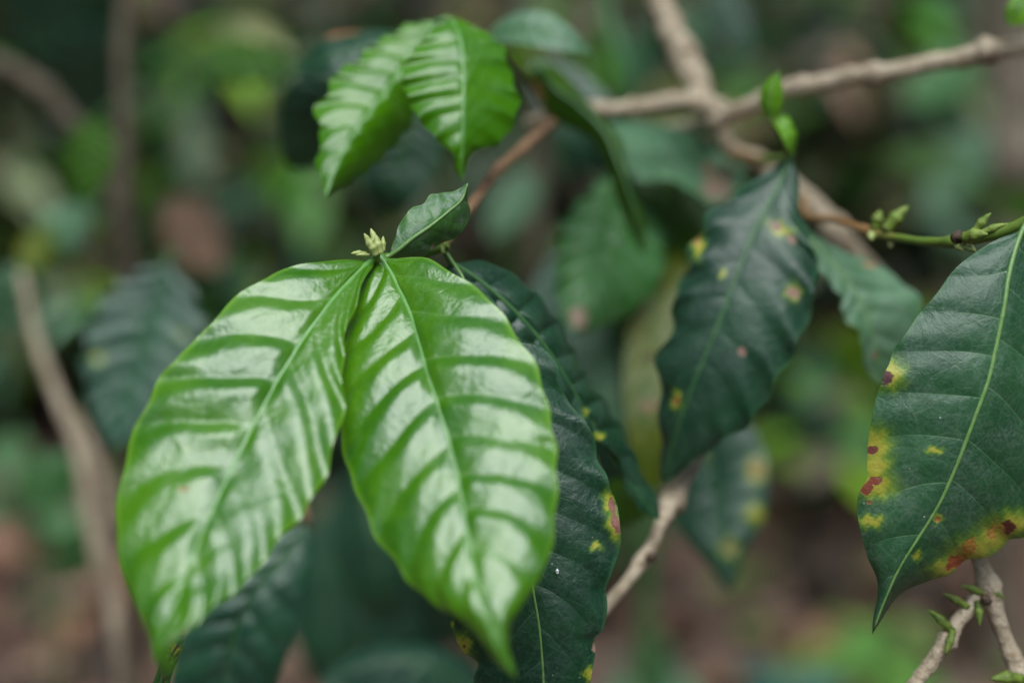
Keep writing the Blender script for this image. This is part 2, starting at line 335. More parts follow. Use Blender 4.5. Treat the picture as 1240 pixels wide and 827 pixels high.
# ============================================================ 1. front twig: the two big glossy leaves
BRG = 'coffee branches reaching in front of the camera'
fr = thing('coffee_branch', 'sharp reddish twig ending in two big glossy bright green ridged leaves and a pale bud', 'branch', (535, 298, 0.475), BRG)
stem('stem', M['twig'], fr, [(668, 148, .60, 6.5), (632, 180, .575, 6), (603, 206, .55, 6.5), (590, 222, .535, 8), (574, 244, .52, 7), (552, 275, .495, 6), (535, 298, .475, 7), (500, 309, .462, 5.5), (470, 312, .455, 6), (457, 313, .452, 6)],
     knots=(.30, .64), rough=.06)
leaf(fr, [(455, 313, .452), (436, 327, .446), (398, 369, .434), (366, 412, .425), (338, 457, .417), (310, 508, .409), (282, 564, .402), (251, 631, .392), (221, 706, .382), (200, 757, .376), (189, 795, .374), (208, 817, .374)],
     [(442, 316), (420, 315), (388, 317), (360, 322), (315, 340), (275, 370), (254, 393), (235, 415), (214, 432), (195, 457), (175, 495), (160, 530), (152, 557), (144, 600), (141, 650), (149, 689), (163, 729), (180, 767), (186, 797), (198, 815)],
     [(452, 322), (441, 340), (430, 372), (419, 405), (415, 450), (416, 500), (402, 548), (391, 583), (367, 621), (340, 652), (326, 668), (308, 694), (289, 712), (258, 736), (228, 763), (207, 778), (201, 792), (212, 806)],
     'young', 'rib_pale', nu=260, nv=49, N=9.2, delta=(.13, .15), A=.0019, fold=(.004, -.009), curl=(.005, .003), wav=2.2, edge=.0010, petiole=[(459, 311, .453)],
     brn=[(223, 595, 7, 2.2, 5, (.30, .16, .02))], yel=[(223, 595, 7, 3, 5), (228, 545, 3, 2)],
     label='big glossy bright green leaf on the left of the pair', ribr=(1.35, .3), ribz=.12, pillow=1.25, skew=.15, pw=1.2, side=(1.1, .55), decay=.45)
leaf(fr, [(461, 312, .452), (470, 325, .449), (483, 350, .443), (500, 390, .434), (514, 440, .424), (530, 490, .415), (545, 540, .407), (557, 590, .399), (565, 640, .391), (574, 690, .384), (588, 735, .378), (603, 778, .375), (625, 822, .374)],
     [(452, 322), (440, 342), (429, 378), (419, 410), (412, 440), (409, 490), (414, 530), (420, 565), (438, 608), (451, 643), (470, 669), (500, 709), (535, 736), (568, 758), (590, 786), (608, 808)],
     [(478, 313), (500, 312), (522, 315), (552, 333), (595, 364), (621, 400), (650, 445), (665, 500), (674, 550), (673, 615), (666, 668), (655, 694), (632, 732), (617, 757), (617, 785), (623, 805)],
     'young', 'rib_pale', nu=260, nv=49, N=11, delta=(.14, .12), A=.0018, fold=(-.004, -.004), curl=(.010, .010), wav=2.0, edge=.0008, petiole=[(458, 311, .453)],
     label='big glossy bright green leaf on the right of the pair', ribr=(1.35, .3), ribz=.08, pillow=1.25, skew=.15, side=(1.1, 1.0), decay=.85)
leaf(fr, [(471.5, 310, .453), (485, 301, .452), (501, 288, .452), (521.6, 273.7, .453), (543.4, 256.3, .456), (559.4, 241.8, .459), (566.6, 221.5, .460)],
     [(472.5, 305.6), (478, 289.7), (483.9, 272.3), (495.5, 254.8), (512.9, 246.1), (521.6, 236), (536, 233.8), (553.5, 230.2)],
     [(478, 315.8), (495.5, 312.9), (512.9, 310.7), (521.6, 304.2), (530.3, 297), (544.8, 291), (557.9, 283.9), (565.2, 270.8), (569.5, 254.8), (566.6, 241.8), (566.9, 228.7)],
     'small', 'rib_green', nu=120, nv=25, N=6, delta=.12, A=.00018, fold=(-.001, .004), curl=(.003, .005), wav=.6, edge=.0006, petiole=[(461, 314, .453)],
     brn=[(524, 299, 2.2, 3.2, 0, (.5, .35, .3)), (536, 292, 2, 1.5, 0)], yel=[(524, 299, 4, 4)], label='small dusty green leaf above the pair', ribr=(.75, .25))
bud(fr, 'bud', [((459, 306, .452), (449, 277, .452), 5.6), ((453, 306, .449), (441, 283, .447), 5.0), ((461, 307, .447), (454, 285, .446), 5.2), ((464, 304, .453), (464, 286, .453), 3.4), ((455, 309, .446), (447, 291, .444), 5)], 'flower_bud')
bud(fr, 'bud', [((443, 308, .452), (425, 307, .450), 3.6), ((447, 309, .449), (431, 309, .447), 2.4)], 'flower_bud')
bud(fr, 'bud_green', [((457, 316, .449), (455, 303, .445), 4.2)], 'leaf_bud')
bud(fr, 'bud_green', [((532, 298, .474), (538, 308, .470), 4.5), ((537, 296, .474), (545, 301, .472), 3.6)], 'leaf_bud')
# dark leaves of the node behind
leaf(fr, [(545, 318, .478), (575, 336, .480), (612, 366, .482), (648, 404, .485), (678, 446, .489), (703, 488, .494), (728, 530, .500), (760, 582, .508), (800, 629, .515)],
     [(540, 330), (556, 360), (590, 405), (625, 440), (660, 466), (688, 494), (705, 512), (722, 530), (738, 545), (752, 562), (758, 592), (772, 612), (790, 627)],
     [(560, 318), (580, 317), (602, 322), (630, 340), (655, 362), (678, 394), (690, 415), (712, 459), (732, 486), (750, 514), (764, 541), (782, 582), (797, 604)],
     'dark', 'rib_dark', nu=200, nv=33, N=11, delta=.03, A=.0020, fold=(-.004, .008), curl=(.0, .006), wav=2.5, edge=.0014, petiole=[(536, 300, .475)],
     yel=[(723, 528, 6, 5), (706, 500, 4, 6)], label='dark green ridged leaf arching behind the bright pair')
leaf(fr, [(560, 335, .466), (580, 390, .464), (598, 460, .462), (615, 540, .460), (630, 620, .458), (643, 700, .456), (652, 752, .455), (656, 792, .455), (658, 830, .455), (655, 880, .457), (648, 935, .461)],
     [(550, 350), (555, 420), (545, 500), (535, 580), (528, 650), (531, 700), (539, 737), (548, 765), (563, 789), (578, 803), (574, 822), (586, 855), (612, 895)],
     [(585, 350), (605, 375), (620, 400), (632, 411), (650, 417), (667, 432), (677, 445), (677, 464), (689, 489), (709, 508), (720, 532), (722, 556), (736, 575), (741, 598), (750, 625), (752, 645), (748, 670), (742, 694), (733, 713), (735, 739), (731, 762), (719, 773), (720, 790), (717, 818), (706, 855), (684, 895)],
     'dark', 'rib_green', nu=300, nv=49, N=10.5, delta=.13, A=.0006, fold=(.004, -.002), curl=(.006, .006), wav=1.5, edge=.0010, petiole=[(537, 300, .475)],
     brn=[(741, 612, 4, 9, -14, (.26, .12, .09)), (746, 634, 5, 13, -18, (.26, .12, .09)), (562, 782, 2.2, 2.2, 0, (.22, .07, .03)), (723, 782, 6, 8, 0, (.3, .2, .15))],
     yel=[(738, 608, 9, 14, -14), (744, 636, 10, 20, -18), (722, 661, 8, 6), (561, 780, 11, 17, -25), (714, 816, 8, 9), (548, 757, 4, 6)],
     label='large dark green leaf with a brown notch on its edge', ribr=(.55, .35), ribz=.5)

# ============================================================ 2. upper shoot with a second bright pair
up = thing('coffee_branch', 'blurred upper shoot bearing two bright green wavy-edged leaves and dark leaves around them', 'branch', (545, 22, .54), BRG)
stem('stem', M['twig_green'], up, [(668, 142, .61, 6), (640, 95, .60, 5), (600, 55, .575, 5), (560, 30, .55, 5), (540, 24, .535, 5)], rough=.06, n=50)
leaf(up, [(529, 26, .545), (505, 59.5, .542), (485.6, 86, .537), (469, 109, .532), (449, 135.6, .526), (429, 162, .521), (409.5, 198, .516), (394.6, 240, .512)],
     [(515, 25), (492, 30), (476, 40), (452.5, 53), (432.7, 73), (406, 89), (396, 112), (380, 135.6), (388, 155), (386, 178.6), (383, 201.7), (391, 225)],
     [(532, 50), (522, 90), (508, 125), (500, 148), (493, 158), (475.7, 178.6), (456, 198), (432.7, 215), (413, 228)],
     'young_top', 'rib_pale', nu=170, nv=33, N=9.5, delta=.10, pillow=1.2, A=.0010, fold=(.000, .006), curl=(.003, .012), wav=2.6, edge=.0014, petiole=[(536, 24, .534)],
     label='bright green leaf on the left of the upper pair', ribr=(.9, .3), ribz=.3, skew=.2)
leaf(up, [(548, 26, .522), (558, 50, .516), (561.6, 83, .511), (561.5, 116, .507), (561, 149, .505), (560, 185, .504), (559, 220, .506)],
     [(535, 28), (515, 46), (495.5, 69.4), (487, 89), (492, 116), (505, 142), (522, 162), (538.5, 178.6), (550, 190), (553, 205)],
     [(561, 26), (588, 40), (611, 61), (616, 83), (628, 116), (626, 139), (614.5, 162), (601, 177), (585, 180), (571.6, 188.5), (566.6, 202)],
     'young_top', 'rib_pale', nu=170, nv=33, N=8.5, delta=.08, pillow=1.2, A=.0009, side=(1, .3), fold=(-.002, .012), curl=(.003, .0), wav=2.4, edge=.0014, petiole=[(540, 24, .534)],
     label='bright green leaf with a pointed drip tip, right of the upper pair', ribr=(.9, .3), ribz=.2)
leaf(up, [(590, 44, .585), (630, 36, .575), (665, 40, .57), (695, 52, .57), (718, 66, .575)], [(600, 30), (625, 16), (660, 15), (690, 31), (706, 49)], [(600, 50), (635, 55), (670, 61), (700, 64)],
     'grey', nu=80, nv=17, N=8, delta=.1, A=.001, fold=(.004, -.004), petiole=[(588, 48, .58)], label='small blue-green leaf pointing right')
leaf(up, [(500, 40, .60), (470, 52, .60), (430, 62, .60), (395, 72, .60), (358, 88, .61)], [(480, 38), (443, 38), (402, 42), (380, 58), (366, 74)], [(485, 70), (440, 88), (400, 92), (375, 90)],
     'dark', nu=80, nv=17, N=8, A=.001, fold=(.01, -.006), petiole=[(552, 28, .55)], brn=[(412, 42, 30, 3, -10, (.26, .11, .03))], label='shaded leaf with a rusty upper edge')
leaf(up, [(470, 78, .63), (430, 98, .63), (395, 130, .63), (368, 165, .64), (350, 205, .65)], [(430, 74), (385, 82), (350, 105), (338, 145), (340, 180)], [(460, 110), (440, 160), (400, 195), (370, 205)],
     'dark', nu=80, nv=17, N=8, A=.0015, fold=(-.004, .01), petiole=[(520, 40, .58), (545, 30, .56)])
leaf(up, [(515, 120, .66), (500, 150, .66), (485, 190, .66), (470, 230, .66), (462, 262, .67)], [(490, 130), (455, 165), (440, 205), (450, 245)], [(530, 150), (535, 185), (515, 225), (485, 255)],
     'dark', nu=80, nv=17, N=8, A=.001, petiole=[(535, 60, .60), (548, 30, .56)])
leaf(up, [(652, 80, .60), (672, 108, .60), (700, 128, .595), (732, 160, .59), (752, 205, .585), (768, 255, .585), (780, 312, .59)],
     [(640, 90), (650, 120), (680, 150), (718, 170), (738, 205), (745, 235), (766, 285)], [(670, 80), (692, 100), (722, 135), (748, 165), (758, 200), (762, 228), (780, 262)],
     'back', nu=100, nv=17, N=9, A=.001, fold=(.012, .02), petiole=[(640, 95, .60)], label='narrow curved leaf seen from its edge')

# ============================================================ 3. pale forked branch
gb = thing('coffee_branch', 'thick pale grey forked branch crossing the upper right, out of focus', 'branch', (868, 140, .63), BRG)
V, Fc, tt = merge([
    stem_geo([(640, 150, .625, 8), (665, 143, .62, 10), (700, 133, .62, 10), (760, 131, .62, 9.5), (820, 122, .625, 11), (868, 130, .63, 13)], (.12, .55)),
    stem_geo([(690, 146, .70, 8), (740, 160, .70, 8), (800, 158, .69, 9), (850, 150, .67, 10), (868, 150, .65, 11)], (.4,)),
    stem_geo([(785, -40, .66, 15), (800, 5, .66, 15), (818, 45, .655, 16), (836, 85, .65, 17), (850, 125, .64, 15), (868, 140, .63, 13)], (.6,)),
    stem_geo([(862, 150, .62, 10), (900, 130, .61, 11), (950, 110, .60, 11), (1040, 92, .585, 11), (1120, 78, .575, 11), (1200, 64, .565, 13), (1250, 54, .56, 12), (1340, 40, .55, 12)], (.25, .42, .7), n=120),
    stem_geo([(868, 125, .63, 12), (872, 150, .635, 11), (882, 180, .64, 11), (925, 200, .645, 11), (972, 236, .645, 12), (1002, 268, .64, 13), (1030, 300, .64, 13), (1080, 365, .67, 12), (1140, 470, .70, 12), (1200, 600, .72, 12)], (.2, .38), n=120)])
mesh_obj('stem', V, Fc, M['bark'], gb, {'tt': tt})
bud(gb, 'scar', [((1196, 72, .558), (1216, 70, .556), 9)], 'leaf_scar'); bud(gb, 'scar', [((1054, 99, .575), (1045, 97, .574), 5)], 'leaf_scar')
leaf(gb, [(735, 168, .66), (775, 180, .655), (815, 188, .65), (860, 200, .65), (908, 212, .65)], [(738, 152), (780, 148), (830, 158), (880, 182)], [(742, 188), (762, 208), (779, 221), (803, 217), (832, 229), (851, 243), (872, 247), (893, 232)],
     'grey', nu=100, nv=21, N=8, delta=.1, A=.001, wav=1, fold=(.022, -.02), petiole=[(720, 150, .67)], brn=[(868, 228, 18, 14, 0, (.22, .17, .12)), (858, 205, 8, 8, 0, (.3, .2, .12))], label='grey-green leaf with a brown withered patch')
leaf(gb, [(800, 215, .69), (795, 260, .68), (785, 310, .665), (775, 365, .655), (765, 430, .65)], [(770, 225), (752, 260), (735, 310), (735, 360), (745, 400)], [(830, 225), (856, 262), (850, 305), (825, 350), (795, 400)],
     'back', nu=100, nv=21, N=8, A=.001, fold=(.01, .01), petiole=[(800, 160, .69)])
leaf(gb, [(755, 205, .66), (745, 245, .65), (735, 290, .635), (720, 345, .62), (696, 404, .61)], [(735, 212), (703, 243), (683, 270), (675, 315), (674, 355), (682, 388)], [(775, 235), (800, 275), (803, 325), (778, 368), (730, 397)],
     'mid', nu=100, nv=21, N=8, A=.0022, fold=(-.006, .012), curl=(.01, .004), wav=3, edge=.003, petiole=[(735, 160, .69)], brn=[(700, 385, 10, 12, 0, (.4, .28, .22))], label='mid green hanging leaf with a pale withered tip')
leaf(gb, [(758, 322, .70), (752, 365, .685), (748, 410, .67), (750, 460, .66), (756, 520, .65), (765, 570, .65)], [(735, 335), (712, 370), (702, 420), (710, 470), (732, 525)], [(772, 335), (780, 380), (775, 430), (770, 480), (768, 530)],
     'grey', nu=100, nv=21, N=8, A=.0012, fold=(.006, .006), petiole=[(765, 250, .70), (790, 165, .69)])
leaf(gb, [(805, 300, .67), (795, 360, .655), (787, 420, .645), (783, 480, .635), (784, 540, .63), (792, 610, .63)], [(785, 315), (768, 360), (758, 410), (755, 460), (760, 520), (776, 575)], [(835, 320), (835, 370), (825, 430), (815, 490), (808, 550)],
     'olive', nu=100, nv=21, N=9, A=.001, petiole=[(840, 220, .70), (850, 155, .67)], brn=[(787, 434, 7, 8, 0, (.08, .03, .01)), (785, 492, 9, 7, 0, (.5, .3, .2))], label='yellowing leaf with a black spot')
for i, (x, y) in enumerate(((865, 300), (1240, 5))):
    pass
leaf(gb, [(690, 300, .78), (672, 345, .775), (662, 400, .77), (668, 450, .765), (690, 500, .76)], [(668, 310), (640, 355), (635, 410), (655, 465)], [(705, 320), (712, 365), (715, 420), (708, 470)], 'blue', nu=80, nv=15, N=8, A=.001, petiole=[(740, 180, .72), (800, 158, .69)])
leaf(gb, [(655, 70, .70), (668, 100, .695), (690, 130, .69), (720, 165, .69), (745, 210, .70)], [(640, 90), (650, 130), (680, 170), (715, 200)], [(680, 75), (715, 95), (745, 130), (755, 175)], 'dark', nu=80, nv=15, N=8, A=.001, petiole=[(660, 140, .64)])
leaf(gb, [(700, 395, .74), (720, 440, .735), (735, 490, .73), (745, 550, .73), (755, 615, .74)], [(690, 420), (692, 480), (712, 550), (735, 600)], [(735, 410), (768, 450), (778, 510), (770, 580)], 'dark', nu=80, nv=15, N=8, A=.001, petiole=[(740, 300, .72), (800, 158, .69)])
leaf(gb, [(1252, -30, .555), (1243, -8, .55), (1233, 10, .548), (1219, 31, .55)], [(1238, -25), (1226, -5), (1218, 12)], [(1262, -8), (1255, 15), (1240, 30)], 'lime', nu=60, nv=13, N=6, A=.0006, petiole=[(1300, -40, .555), (1310, 45, .553)], label='bright leaf cut by the corner of the picture')

# ============================================================ 4. shoot with the large bluish dark leaf
sh = thing('coffee_branch', 'short shoot with a tiny lime tip over one large blue-green spotted leaf', 'branch', (955, 190, .535), BRG)
stem('stem', M['twig_green'], sh, [(890, 186, .64, 6), (925, 195, .60, 5.5), (955, 192, .55, 5.5), (955, 178, .532, 5.5), (944, 158, .53, 5), (933, 144, .528, 3.5)], n=60, rough=.06)
leaf(sh, [(957, 190, .535), (940, 230, .530), (914, 278.6, .526), (894.5, 325, .523), (878, 370, .521), (860, 416, .521), (841.6, 460, .522), (825, 505, .525), (813, 545, .530), (803.5, 584, .535)],
     [(945, 198), (930, 206), (911, 219), (881, 242), (853, 261), (849, 283), (832, 304), (833, 328), (818, 351), (815, 375), (815, 395), (796, 430), (796, 457), (802, 479), (795, 510), (802, 538), (798, 570)],
     [(964, 205), (968, 240), (974, 268), (987, 308), (989, 344), (982, 372), (970, 410), (948, 449), (925, 487), (905, 516), (873, 534), (851, 552), (829, 568)],
     'dark', 'rib_dark', nu=220, nv=41, N=9, delta=.12, A=.0004, fold=(.004, -.012), curl=(.006, .008), wav=3.0, edge=.0020,
     brn=[(939, 274, 9, 5, 25, (.34, .25, .20)), (958, 289, 7, 4.5, 30, (.34, .23, .18)), (960, 354, 7, 7, 0, (.38, .25, .2)), (899, 425, 4, 6, -20, (.35, .22, .18)), (820, 485, 3.5, 5, 0, (.3, .1, .03)), (845, 292, 4, 7, 0, (.5, .35, .1))],
     yel=[(945, 278, 18, 9, 25), (960, 354, 10, 12), (820, 484, 7, 11), (846, 297, 7, 18, 8), (876, 332, 5, 6)], label='large blue-green leaf with pinkish spots', ribr=(1.1, .3), ribz=.2)
leaf(sh, [(933, 146, .527), (931, 128, .524), (934, 108, .523), (944, 85, .525)], [(924, 138), (920, 118), (927, 100), (938, 90)], [(944, 136), (948, 116), (946, 98)], 'lime', 'rib_green', nu=60, nv=15, N=5, A=.0004, fold=(.006, .003), ribr=(.4, .15), label='tiny lime leaf at the shoot tip')
leaf(sh, [(935, 147, .53), (946, 152, .527), (956, 166, .526), (960, 190, .53)], [(938, 143), (950, 139), (957, 145), (965, 165)], [(938, 152), (944, 162), (953, 180)], 'lime', 'rib_green', nu=60, nv=15, N=5, A=.0006, fold=(.003, -.003), edge=.001, ribr=(.4, .15), label='tiny crumpled lime leaf')

# ============================================================ 5. green twig and the spotted leaf on the right
rt = thing('coffee_branch', 'thin green twig with swollen buds holding the yellow and rust spotted leaf at right', 'branch', (1165, 290, .468), BRG)
stem('stem', M['twig_green'], rt, [(972, 240, .63, 5), (978, 262, .57, 4.5), (1010, 266, .545, 4.5), (1045, 278, .52, 5), (1070, 286, .505, 5), (1110, 291, .49, 5), (1155, 292, .475, 6), (1200, 284, .465, 8), (1238, 271, .458, 8), (1280, 250, .452, 8), (1340, 225, .45, 8)],
     knots=(.24, .50), rough=.06, n=110)
leaf(rt, [(1242, 268, .456), (1230, 300, .453), (1221, 337, .450), (1216, 372, .448), (1208, 412, .447), (1197, 460, .446), (1180, 507, .446), (1162, 555, .447), (1140, 605, .449), (1115, 647, .451), (1092, 683, .453), (1073, 723, .456), (1056, 768, .459)],
     [(1232, 280), (1208, 290), (1180, 307), (1160, 322), (1142, 345), (1122, 370), (1101, 397), (1085, 420), (1077, 440), (1070, 452), (1067, 466), (1060, 487), (1054, 512), (1052, 535), (1050, 560), (1049, 580), (1040, 598), (1038.5, 624.7), (1043, 647), (1051, 674), (1062, 702), (1062, 724), (1057, 750)],
     [(1256, 290), (1275, 350), (1287, 420), (1290, 500), (1283, 560), (1268, 615), (1255, 645), (1239, 651), (1222, 653), (1211, 664), (1194, 675), (1168, 678), (1150, 695), (1128, 702), (1100, 713), (1086, 724), (1072, 743)],
     'dusty', 'rib_green', nu=280, nv=45, N=9.5, delta=.08, A=.0009, fold=(.000, .010), curl=(.006, .006), wav=.8, edge=.0006, petiole=[(1246, 262, .456)],
     brn=[(1073, 458, 6.5, 10, 10, (.09, .045, .055)), (1056, 545, 7, 5, 0, (.17, .05, .04)), (1060, 582, 9, 5, -25, (.30, .10, .07)), (1049, 592, 9, 6, -45, (.26, .06, .03)), (1157, 680, 15, 7.5, -28, (.42, .10, .03)), (1173, 660, 8, 10, 20, (.5, .26, .04)), (1219, 638, 9, 8, 0, (.14, .03, .025)), (1201, 644, 5, 9, 15, (.5, .28, .05)), (1135, 629, 4, 3, 0, (.4, .2, .06)), (1053, 608, 3, 2, 0)],
     yel=[(1078, 453, 20, 20), (1060, 540, 22, 26), (1060, 566, 21, 26), (1060, 588, 28, 18), (1055, 631, 17, 9), (1131, 545, 10, 5, 0), (1111, 672, 6, 6), (1176, 668, 42, 22, -25), (1206, 648, 32, 24, -30), (1226, 634, 22, 18), (1146, 686, 25, 15, -20), (1135, 628, 7, 6)],
     label='dark green leaf with yellow margin and rust spots', ribr=(.95, .3), ribz=.6)
leaf(rt, [(968, 280, .56), (1000, 310, .555), (1032, 350, .55), (1050, 385, .548), (1060, 425, .55), (1067, 466, .555)], [(976, 295), (995, 330), (1017, 360), (1021, 385), (1040, 402), (1045, 430), (1053, 455)],
     [(985, 283), (1017, 303), (1062, 320), (1095, 345), (1116, 364), (1108, 400), (1090, 435), (1077, 458)],
     'grey', 'rib_green', nu=140, nv=25, N=8, delta=.1, A=.0014, fold=(-.006, .006), wav=1.2, petiole=[(972, 266, .575)], brn=[(1052, 322, 9, 3, 0, (.3, .2, .1)), (1058, 430, 4, 4)], label='grey-green leaf partly behind the spotted one', ribr=(1, .4))
bud(rt, 'bud_green', [((1073, 278, .503), (1100, 250, .500), 8.2)], 'leaf_bud'); bud(rt, 'bud_green', [((1060, 276, .51), (1066, 255, .508), 7)], 'leaf_bud')
bud(rt, 'bud', [((1055, 284, .508), (1055, 291, .505), 5), ((1078, 292, .503), (1079, 301, .502), 3.5)], 'flower_bud')
bud(rt, 'bud_green', [((1180, 281, .466), (1200, 258, .463), 5.5)], 'leaf_bud'); bud(rt, 'bud_green', [((1188, 283, .464), (1221, 271, .460), 4.8)], 'leaf_bud')
bud(rt, 'bud_green', [((1168, 288, .462), (1196, 284, .455), 8)], 'leaf_bud')
bud(rt, 'bud', [((1158, 297, .466), (1166, 304, .464), 5), ((1170, 299, .464), (1182, 305, .462), 4.5)], 'flower_bud')
bud(rt, 'scar', [((1157, 288, .466), (1164, 290, .462), 7.5)], 'leaf_scar')

# ============================================================ 6. bare stem at the lower right
ls = thing('coffee_branch', 'bare pale forked stem with green flower buds at the lower right corner', 'branch', (1190, 722, .485), BRG)
V, Fc, tt = merge([
    stem_geo([(1120, 480, .52, 8), (1140, 560, .505, 8), (1168, 630, .495, 10), (1185, 680, .49, 10.5), (1197, 718, .485, 12), (1208, 750, .485, 10), (1222, 785, .485, 10), (1238, 825, .485, 13), (1255, 870, .485, 10), (1290, 960, .49, 10)], (.47, .70), n=120),
    stem_geo([(1196, 718, .485, 10), (1180, 732, .482, 9.5), (1162, 750, .48, 9), (1150, 768, .478, 10), (1128, 800, .476, 9), (1105, 832, .474, 9), (1060, 900, .47, 7)], (.08, .33))])
mesh_obj('stem', V, Fc, M['bark'], ls, {'tt': tt})
for a, b, r in (((1158, 738, .482), (1135, 742 - 25, .480), 4), ((1172, 735, .479), (1141, 718, .478), 4.6), ((1190, 718, .481), (1163, 709, .480), 4.4), ((1153, 764, .476), (1122, 737, .474), 5.8), ((1184, 728, .479), (1186, 758, .476), 5), ((1154, 764, .474), (1145, 793, .472), 5), ((1236, 822, .478), (1199, 822, .474), 8), ((1200, 716, .482), (1216, 725, .482), 4)):
    if r == 4 and a[0] == 1158: continue
    bud(ls, 'bud_dull', [(a, b, r)], 'flower_bud')
bud(ls, 'scar', [((1196, 728, .478), (1190, 724, .475), 6)], 'leaf_scar')

# ============================================================ 7. lower branch behind the dark leaf
lb = thing('coffee_branch', 'slender brown branch slanting up between the dark leaves below centre', 'branch', (783, 672, .53), BRG)
stem('stem', M['bark'], lb, [(640, 870, .50, 8), (690, 790, .505, 7), (735, 733, .51, 7.5), (765, 698, .515, 7.5), (783, 672, .52, 8.5), (797, 640, .53, 7), (812, 612, .54, 11), (832, 575, .55, 9), (855, 530, .57, 8), (875, 470, .60, 8), (885, 380, .63, 8), (885, 280, .65, 8), (882, 200, .65, 8)], (.32, .43), n=140)
bud(lb, 'scar', [((786, 676, .513), (792, 674, .51), 6)], 'leaf_scar'); bud(lb, 'scar', [((822, 618, .535), (830, 616, .535), 6)], 'leaf_scar')
leaf(lb, [(850, 530, .70), (862, 570, .69), (870, 610, .675), (876, 660, .665), (884, 716, .66)], [(838, 550), (822, 585), (816, 625), (832, 655), (858, 685), (873, 705)], [(875, 515), (905, 515), (925, 545), (930, 590), (922, 635), (902, 670), (890, 700)],
     'blue', 'rib_dark', nu=140, nv=25, N=8, delta=.1, A=.0018, fold=(-.004, -.004), curl=(.008, .008), petiole=[(845, 545, .60)],
     yel=[(916, 570, 13, 18), (914, 622, 13, 14), (882, 664, 12, 14), (850, 548, 8, 8)], brn=[(916, 570, 8, 10, 0, (.4, .26, .08)), (882, 664, 6, 7, 0, (.4, .3, .14))], label='blurred blue-green leaf with yellow blotches')
leaf(lb, [(800, 625, .55), (775, 605, .57), (750, 600, .60), (700, 640, .62)], [(780, 590), (750, 580), (720, 600)], [(785, 625), (750, 640), (720, 650)], 'back', nu=60, nv=13, N=6, A=.0006)

# ============================================================ 8. low leaves under the bright pair
lo = thing('coffee_branch', 'blurred low twig with a hanging blue-green leaf below the big bright left leaf', 'branch', (400, 640, .62), BRG)
stem('stem', M['twig'], lo, [(374, 634, .60, 5), (362, 590, .60, 5), (366, 530, .60, 5.5), (395, 465, .60, 5.5), (480, 440, .60, 5.5), (570, 480, .61, 6), (630, 600, .62, 6), (655, 740, .64, 6.5), (660, 860, .67, 7), (655, 1000, .72, 8)], (.2,), n=90)
leaf(lo, [(372, 634, .60), (345, 675, .595), (310, 715, .59), (288, 760, .588), (272, 820, .59), (262, 880, .595), (255, 930, .60)], [(345, 640), (305, 668), (262, 708), (228, 755), (207, 815), (212, 870), (232, 910)], [(380, 660), (377, 700), (364, 750), (345, 800), (318, 860), (285, 905)],
     'blue', 'rib_dark', nu=160, nv=29, N=9, delta=.1, A=.0022, fold=(-.004, -.004), curl=(.006, .006), petiole=[(372, 622, .60)], label='hanging blue-green leaf')
leaf(lo, [(590, 850, .68), (550, 820, .675), (500, 800, .67), (440, 805, .67), (385, 830, .67)], [(570, 808), (530, 785), (480, 780), (430, 790), (400, 810)], [(560, 850), (500, 860), (440, 855)], 'blue', nu=100, nv=17, N=8, A=.0012, petiole=[(640, 850, .68)], fold=(.01, -.005))
leaf(lo, [(430, 560, .86), (445, 610, .855), (455, 660, .85), (462, 710, .85), (470, 760, .86)], [(410, 590), (398, 640), (410, 700), (440, 745)], [(465, 580), (500, 620), (512, 670), (500, 730)], 'dark', nu=100, nv=17, N=8, A=.001, petiole=[(440, 500, .70), (480, 440, .605)], fold=(.01, .01))
leaf(lo, [(520, 640, .90), (540, 680, .90), (555, 720, .90), (560, 780, .91)], [(500, 670), (500, 720), (530, 765)], [(555, 650), (590, 690), (590, 750)], 'dark', nu=80, nv=17, N=8, A=.001, petiole=[(530, 560, .75), (570, 480, .615)], fold=(.01, .01))
leaf(lo, [(192, 850, .455), (196, 825, .45), (204, 800, .446), (214, 782, .444), (222, 768, .444)], [(184, 835), (190, 812), (200, 785), (212, 772)], [(202, 838), (210, 812), (217, 796), (223, 780)], 'mid', nu=60, nv=13, N=6, A=.0006,
     yel=[(212, 785, 7, 9), (206, 797, 6, 7)], brn=[(216, 782, 2, 3), (205, 800, 2, 2), (197, 822, 3, 8)], petiole=[(190, 900, .48), (300, 1000, .60), (655, 1000, .72)], label='small yellow mottled leaf tip')

leaf(lo, [(420, 600, 1.0), (405, 660, .99), (395, 720, .985), (400, 790, .98), (415, 860, .99)], [(395, 620), (360, 670), (350, 730), (365, 800)], [(445, 620), (450, 680), (448, 740), (440, 800)], 'dark', nu=80, nv=15, N=8, A=.001, petiole=[(450, 470, .70), (480, 440, .605)], fold=(.01, .01))
leaf(lo, [(590, 600, .95), (560, 660, .94), (520, 720, .935), (480, 780, .93), (450, 840, .94)], [(570, 600), (520, 640), (470, 700), (445, 770)], [(600, 640), (590, 700), (550, 770), (500, 820)], 'blue', nu=80, nv=15, N=8, A=.001, petiole=[(610, 560, .66)], fold=(.02, .0))
# dew speck on the notched leaf
V, Fc, tt = bud_geo((675, 694, .4535), (674.5, 688, .4535), 2.2)
o = mesh_obj('water_droplet', V, Fc, M['drop']); o['label'] = 'tiny white droplet sitting on the large dark notched leaf'; o['category'] = 'droplet'

